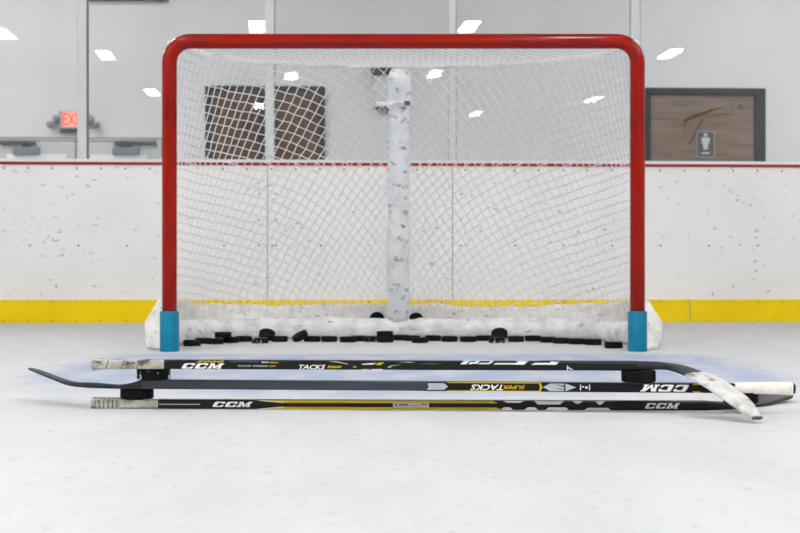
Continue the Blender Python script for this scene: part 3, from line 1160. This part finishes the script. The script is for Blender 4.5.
# yellow edge bands
x_a, x_b = sx(256), sx(498)
s1.many([[(x_a, 0.97), (x_a + 0.015, 1.0), (sx(284), 0.78), (sx(284), 0.70)], [(x_a, 0.03), (x_a + 0.015, 0.0), (sx(284), 0.22), (sx(284), 0.30)]], M['p_white'], 'accent_lines')
s1.many([[(sx(262), 1.0), (sx(492), 1.0), (sx(498), 0.72), (sx(286), 0.72)], [(sx(262), 0.0), (sx(503), 0.0), (sx(496), 0.26), (sx(286), 0.26)]], M['p_yellow'], 'edge_bands', 0.0006)
hs = []
for k in range(84):
    x = sx(288) + k * (sx(490) - sx(288)) / 84
    hs.append([(x, 0.74), (x + 0.0012, 0.74), (x + 0.004, 0.98), (x + 0.0028, 0.98)])
    hs.append([(x, 0.02), (x + 0.0012, 0.02), (x + 0.004, 0.24), (x + 0.0028, 0.24)])
s1.many(hs, M['p_gold'], 'hatching', 0.0008)
s1.rect(sx(393), sx(429), 0.26, 0.74, M['p_silver'], 'barcode_sticker', 0, None, 0.0009)
s1.many([[(sx(395), .36), (sx(397.5), .36), (sx(397.5), .64), (sx(395), .64)], [(sx(399), .42), (sx(408), .42), (sx(408), .66), (sx(399), .66)], [(sx(410), .44), (sx(419), .44), (sx(419), .52), (sx(410), .52)],
         [(sx(421), .5), (sx(427.5), .5), (sx(427.5), .64), (sx(421), .64)]], M['p_dim'], 'sticker_print', 0.0012)
# big white letter fragments wrapping over the edges
fr1 = []
for a, q, lo, hi, sk in ((505, 522, 0.80, 1.0, 3), (536, 562, 0.62, 1.0, -6), (574, 581, 0.72, 1.0, 3), (597, 603, 0.60, 1.0, 3)):
    fr1.append([(sx(a + 2), lo), (sx(q - 2), lo), (sx(q + 2), hi), (sx(a - 2), hi)])
for a, q, lo, hi in ((502, 511, 0.0, 0.30), (526, 536, 0.0, 0.30), (547, 567, 0.0, 0.30), (586, 609, 0.0, 0.26)):
    fr1.append([(sx(a - 2), lo), (sx(q + 2), lo), (sx(q - 1), hi), (sx(a + 2), hi)])
for P in fr1:
    s1.poly(P, M['p_white'], 'letter_fragment')
brand(sx(644), sx(680), s1.zz(0.20), s1.zz(0.80), s1, M['p_white'])
# blade: flat on the ice, toe lifting away from the camera
hx, hy = sx(706), s1.yf(sx(706)) + SW / 2
path, wid, th, ed = [], [], [], []
for k in range(21):
    t = k / 20
    ang = math.radians(6 + 40 * min(1, t / 0.30))
    if k == 0:
        p = Vector((hx, hy, SH / 2)); path.append(p.copy())
    else:
        p = path[-1] + Vector((math.cos(ang), math.sin(ang), 0)) * (0.335 / 20)
        p.z = SH / 2 - 0.004 * min(1, t * 3) + 0.026 * max(0, t - 0.25) ** 1.6
        path.append(p)
    wid.append(0.029 + 0.036 * min(1, t / 0.45) if t < 0.9 else 0.065 * math.sqrt(max(0.05, 1 - ((t - 0.9) / 0.1) ** 2)))
    th.append(0.020 - 0.012 * min(1, t / 0.35))
    ed.append(Vector((-math.sin(ang), math.cos(ang), 0.30 * t)))
MB().sweep(None, blade_mesh(path, wid, th, None, ed)).build('blade', M['blade'], s1.o, True)

# ---- middle stick: blade left pointing away, butt right
lie(2.950, -0.080, 119)
s2 = Stick('hockey_stick', 'dark slate stick lying upside down between the other two in the stack', ZS[1], sx(119), sx(796), FY)
X2a = sx(796, 442)
s2.shaft(sx(142), sx(760), M['shaft_slate'])
z2 = ZS[1]
s2.many([[(sx(425), 0.0), (sx(428), 0.2), (sx(429), 0.5), (sx(428), 0.8), (sx(425), 1.0), (sx(736), 1.0), (sx(736), 0.0)]], M['shaft_deep'], 'dark_panel')
s2.many([[(sx(427), 0.14), (sx(444), 0.14), (sx(448), 0.5), (sx(444), 0.86), (sx(427), 0.86), (sx(429), 0.5)]], M['p_silver'], 'silver_panel', 0.0007)
s2.many([[(sx(448), 0.90), (sx(541), 0.90), (sx(541), 1.0), (sx(446), 1.0)], [(sx(446), 0.0), (sx(541), 0.0), (sx(541), 0.10), (sx(448), 0.10)],
         [(sx(539), 0.14), (sx(541), 0.14), (sx(542.5), 0.5), (sx(541), 0.86), (sx(539), 0.86), (sx(540), 0.5)]], M['p_yellow'], 'edge_bands', 0.0007)
s2.text('TACKS', sx(470.5), sx(503), 0.14, 0.74, M['p_white'], 'model_lettering', 0.3, True)
s2.text('SUPER', sx(503.5), sx(525), 0.28, 0.68, M['p_yellow'], 'model_lettering', 0.25, True)
s2.many([[(sx(543), 0.5), (sx(550), 0.9), (sx(566), 0.9), (sx(576), 0.5), (sx(566), 0.1), (sx(550), 0.1)]], M['p_silver'], 'silver_panel', 0.0007)
s2.many([[(sx(555), 0.80), (sx(558), 0.80), (sx(564), 0.52), (sx(564), 0.1), (sx(565.5), 0.1), (sx(565.5), 0.9), (sx(564), 0.9), (sx(564), 0.66)],
         [(sx(557), 0.40), (sx(564), 0.28), (sx(564), 0.22), (sx(557), 0.32)]], M['black'], 'slash_mark', 0.001)
s2.many([[(sx(580), 0.2), (sx(581), 0.2), (sx(581), 0.8), (sx(580), 0.8)], [(sx(589), 0.2), (sx(590), 0.2), (sx(590), 0.8), (sx(589), 0.8)], [(sx(582), 0.5), (sx(584.5), 0.5), (sx(584), 0.62), (sx(582), 0.62)],
         [(sx(585.5), 0.38), (sx(587.5), 0.38), (sx(587.5), 0.62), (sx(585.5), 0.62)]], M['p_white'], 'size_mark', 0.0008)
brand(sx(640), sx(690), z2 + 0.12 * SH, z2 + 0.86 * SH, s2, M['p_white'], True)
s2.many([[(sx(692), 0.84), (sx(699), 0.84), (sx(703), 1.0), (sx(694), 1.0)], [(sx(692), 0.16), (sx(699), 0.16), (sx(703), 0.0), (sx(694), 0.0)]], M['p_yellow'], 'accent_lines', 0.0008)
secs = []
xe0, xe1 = sx(735), sx(793)
for k in range(61):
    x = xe0 + (xe1 - xe0) * k / 60
    u = k / 60
    g = 0.0014 + 0.0020 * u + (0.0005 if (u * 14) % 1 < 0.5 else 0)
    if k == 60: g -= 0.001
    zo = z2
    secs.append([(a, b_, max(c_, zo + 0.0003) if u < 0.35 else c_) for a, b_, c_ in round_ring(x, s2.yf(x), zo, SH, SW, g)])
MB().sweep(None, secs).build('grip_tape', M['tape_white'], s2.o, True)
secs = []
for k, g in enumerate((0.0024, 0.0022, 0.001, -0.003)):
    x = xe1 + 0.0005 + k * 0.0022
    secs.append(round_ring(x, s2.yf(x), z2, SH, SW, g))
MB().sweep(None, secs).build('end_cap', M['shaft_deep'], s2.o, True)
# blade
path, wid, th, ed = [], [], [], []
hx, hy = sx(142), s2.yf(sx(142)) + SW / 2
NB, LB = 30, 0.402
for k in range(NB + 1):
    t = k / NB
    ang_ = math.radians(-3 + 52 * min(1, max(0, t - 0.10) / 0.40))
    tk = np.interp(t, [0, 0.07, 0.13, 0.3, 0.5, 0.75, 1.0], [0.0205, 0.0120, 0.0085, 0.0125, 0.0085, 0.0048, 0.0040])
    if k == 0:
        p = Vector((hx, hy, 0))
    else:
        p = path[-1] + Vector((-math.cos(ang_), math.sin(ang_), 0)) * (LB / NB)
    p.z = z2 + tk / 2 + 0.052 * max(0, t - 0.40) ** 1.25
    path.append(p)
    wid.append(np.interp(t, [0, 0.08, 0.2, 0.45], [0.030, 0.028, 0.034, 0.056]) if t < 0.88 else 0.056 * math.sqrt(max(0.05, 1 - ((t - 0.88) / 0.122) ** 2)))
    th.append(float(tk))
    ed.append(Vector((math.sin(ang_), math.cos(ang_), -0.085 * min(1, t / 0.3) - 0.15 * min(1, max(0, t - 0.32) / 0.3))))
MB().sweep(None, blade_mesh(path, wid, th, None, ed)).build('blade', M['blade'], s2.o, True)

# ---- top stick: butt left, taped blade drooping towards the camera at the right
lie(2.935, -0.050, 91)
s3 = Stick('hockey_stick', 'black stick with white taped blade resting on top of the stack', ZS[2], sx(91), sx(640), FY)
z3 = ZS[2]
s3.shaft(sx(120), sx(636), M['shaft_black'])
s3.top([[(sx(540), 0.04), (sx(636), 0.04), (sx(636), 0.98), (sx(540), 0.98)]], M['shaft_slate'], 'slate_panel')
s3.many([[(sx(560), 0.82), (sx(636), 0.74), (sx(636), 1.0), (sx(552), 1.0)]], M['shaft_slate'], 'slate_panel')
secs = []
for k in range(81):
    u = k / 80
    x = sx(91) + (sx(164) - sx(91)) * u
    g = 0.0014 + 0.0024 * math.exp(-(u / 0.10) ** 2)
    if k == 0: g = -0.001
    secs.append([(a, b_, max(c_, z3 + 0.0002) if u > 0.55 else c_) for a, b_, c_ in round_ring(x, s3.yf(x), z3, SH, SW, g)])
tape3 = MB().sweep(None, secs).build('grip_tape', M['tape'], s3.o, True)
for P in [[(sx(a), 0.02), (sx(a + 1.0), 0.02), (sx(a + 3.6), 0.98), (sx(a + 2.6), 0.98)] for a in (105.5, 121, 136)] + [[(sx(93 + 2 * k), 0.05), (sx(93.5 + 2 * k), 0.05), (sx(93.5 + 2 * k), 0.95), (sx(93 + 2 * k), 0.95)] for k in range(3)]:
    s3.poly(P, M['tape_dark'], 'tape_seam', tape3, 0.0018 if P[0][0] > sx(100) else 0.0036)
brand(sx(180.5), sx(224.5), s3.zz(0.07), s3.zz(0.66), s3, M['p_white'])
s3.text('5060', sx(196), sx(224), 0.74, 0.98, M['p_yellow'], 'model_lettering', 0.3, False, 0.03)
s3.text('75 FLEX GRIP - INTERMEDIATE', sx(238), sx(268), 0.28, 0.48, M['p_silver'], 'fine_print', 0.1)
s3.rect(sx(269), sx(275), 0.30, 0.46, M['p_gold'], 'fine_print', 0.002)
s3.many([[(sx(230), 0.80), (sx(240), 0.86), (sx(258), 0.80), (sx(260), 0.86), (sx(240), 0.95), (sx(229), 0.88)]], M['p_dim'], 'swoosh')
s3.many([[(sx(262), 0.72), (sx(270), 0.74), (sx(269), 0.84), (sx(261), 0.90)]], M['p_silver'], 'accent_mark')
s3.many([[(sx(270), 0.72), (sx(277), 0.70), (sx(279), 0.78), (sx(271), 0.84)]], M['p_yellow'], 'accent_mark')
s3.text('TACKS', sx(299), sx(325.5), 0.05, 0.54, M['p_white'], 'model_lettering', 0.3)
s3.text('5060', sx(327), sx(341.5), 0.18, 0.46, M['p_yellow'], 'model_lettering', 0.3, False, 0.03)
s3.many([[(sx(328), 0.92), (sx(336), 0.93), (sx(349), 0.62), (sx(346), 0.62), (sx(336), 0.82)], [(sx(352), 0.22), (sx(357.5), 0.32), (sx(352), 0.46), (sx(355), 0.34)]], M['p_silver'], 'swoosh')
s3.many([[(sx(361), 0.58), (sx(373), 0.58), (sx(376), 0.76), (sx(364), 0.68)], [(sx(372), 0.02), (sx(382), 0.02), (sx(383), 0.10), (sx(371), 0.08)]], M['p_white'], 'emblem')
s3.many([[(sx(375), 0.54), (sx(381), 0.54), (sx(384), 0.84), (sx(379), 0.80)], [(sx(361), 0.0), (sx(368), 0.0), (sx(369), 0.09), (sx(362), 0.09)]], M['p_yellow'], 'emblem')
s3.many([[(sx(387), 0.30), (sx(391), 0.48), (sx(402), 0.60), (sx(391), 0.40), (sx(391), 0.24), (sx(396), 0.16)], [(sx(396), 0.80), (sx(406), 0.90), (sx(415), 0.86), (sx(410), 0.80), (sx(404), 0.84)]], M['p_silver'], 'swoosh')
s3.many([[(sx(418), 0.66), (sx(430), 0.74), (sx(444), 0.66), (sx(430), 0.64)]], M['p_dim'], 'swoosh')
fr3 = [[(sx(a), lo), (sx(q), lo), (sx(q + k), hi), (sx(a + k), hi)] for a, q, lo, hi, k in
       ((460, 466, 0.64, 1.0, 4), (468, 472, 0.66, 0.9, 3), (473, 477, 0.7, 1.0, 3), (478, 489, 0.66, 0.80, 2), (487, 490, 0.7, 1.0, 4), (493, 514, 0.64, 0.80, 3), (514, 524, 0.62, 0.98, 4), (531, 547, 0.62, 0.82, 4), (547, 556, 0.62, 0.98, 4))]
for P in fr3:
    s3.poly(P, M['p_white'], 'letter_fragment')
for P in ([[(sx(462), 0.0), (sx(492), 0.0), (sx(494), 0.5), (sx(464), 0.5)], [(sx(515), 0.0), (sx(528), 0.0), (sx(530), 0.5), (sx(517), 0.5)], [(sx(548), 0.0), (sx(560), 0.0), (sx(562), 0.5), (sx(550), 0.5)]]):
    s3.top([P], M['p_white'], 'letter_fragment')
s3.many([[(sx(567), 0.02), (sx(568), 0.02), (sx(568), 0.5), (sx(567), 0.56)], [(sx(568), 0.26), (sx(573), 0.04), (sx(573), 0.12), (sx(568), 0.38)]], M['p_white'], 'size_mark')
# blade path: heel at the end of the shaft, toe resting on the ice nearer the camera
yh = s3.yf(sx(636))
ctrl = [(sx(636), yh + SW / 2, z3 + SH / 2), (sx(664), yh + 0.012, z3 + SH / 2), (0.622, yh - 0.014, z3 + 0.0035), (0.664, 2.792, 0.077), (0.702, 2.722, 0.046), (0.729, 2.655, 0.0125)]
cv = catmull(ctrl, 8)
tot = len(cv)
path, wid, th, ed = [], [], [], []
for k, p in enumerate(cv):
    t = k / (tot - 1)
    tg = Vector(cv[min(k + 1, tot - 1)] - cv[max(k - 1, 0)]).normalized()
    f_ = min(1, max(0, (t - 0.24) / 0.36))
    n0 = Vector((0, 0, 1)).lerp(Vector((0.16, -0.37, 0.92)), f_).normalized()
    e = n0.cross(tg).normalized()
    path.append(Vector(p)); ed.append(e)
    w = 0.030 + 0.032 * min(1, t / 0.55)
    if t > 0.72: w *= max(0.42, 1 - ((t - 0.72) / 0.33) ** 2)
    wid.append(w)
    th.append(0.0203 - 0.0125 * min(1, t / 0.45))
MB().sweep(None, blade_mesh(path, wid, th, None, ed)).build('blade', M['blade'], s3.o, True)
k0 = int(tot * 0.49)
wt = [w + 0.0022 for w in wid[k0:]]
tt = [a + 0.0022 for a in th[k0:]]
MB().sweep(None, blade_mesh(path[k0:], wt, tt, None, ed[k0:])).build('blade_tape', M['tape_blade'], s3.o, True)

# pucks that space the sticks
GS = 'pucks spacing the stacked sticks'
lie(2.950, -0.050, 136)
puck((sx(133), s1.yf(-0.6) + 0.036, SH), (0, 0, 0.3), 'black puck between the bottom stick tape and the middle stick, left end', GS)
puck((sx(151.3), s2.yf(-0.55) + 0.034, ZS[1] + SH), (0, 0, 1.3), 'snow-flecked black puck under the top stick taped handle, left end', GS, True)
lie(2.87, 0, 641)
puck((sx(641), s3.yf(0.53) + 0.026, ZS[1] + SH), (0, 0, 2.1), 'black puck holding up the top stick before its blade, right end', GS)
puck((sx(742), s2.yf(0.75) + 0.042, SH), (0, 0, 0.9), 'black puck under the white taped handle of the middle stick, right end', GS)
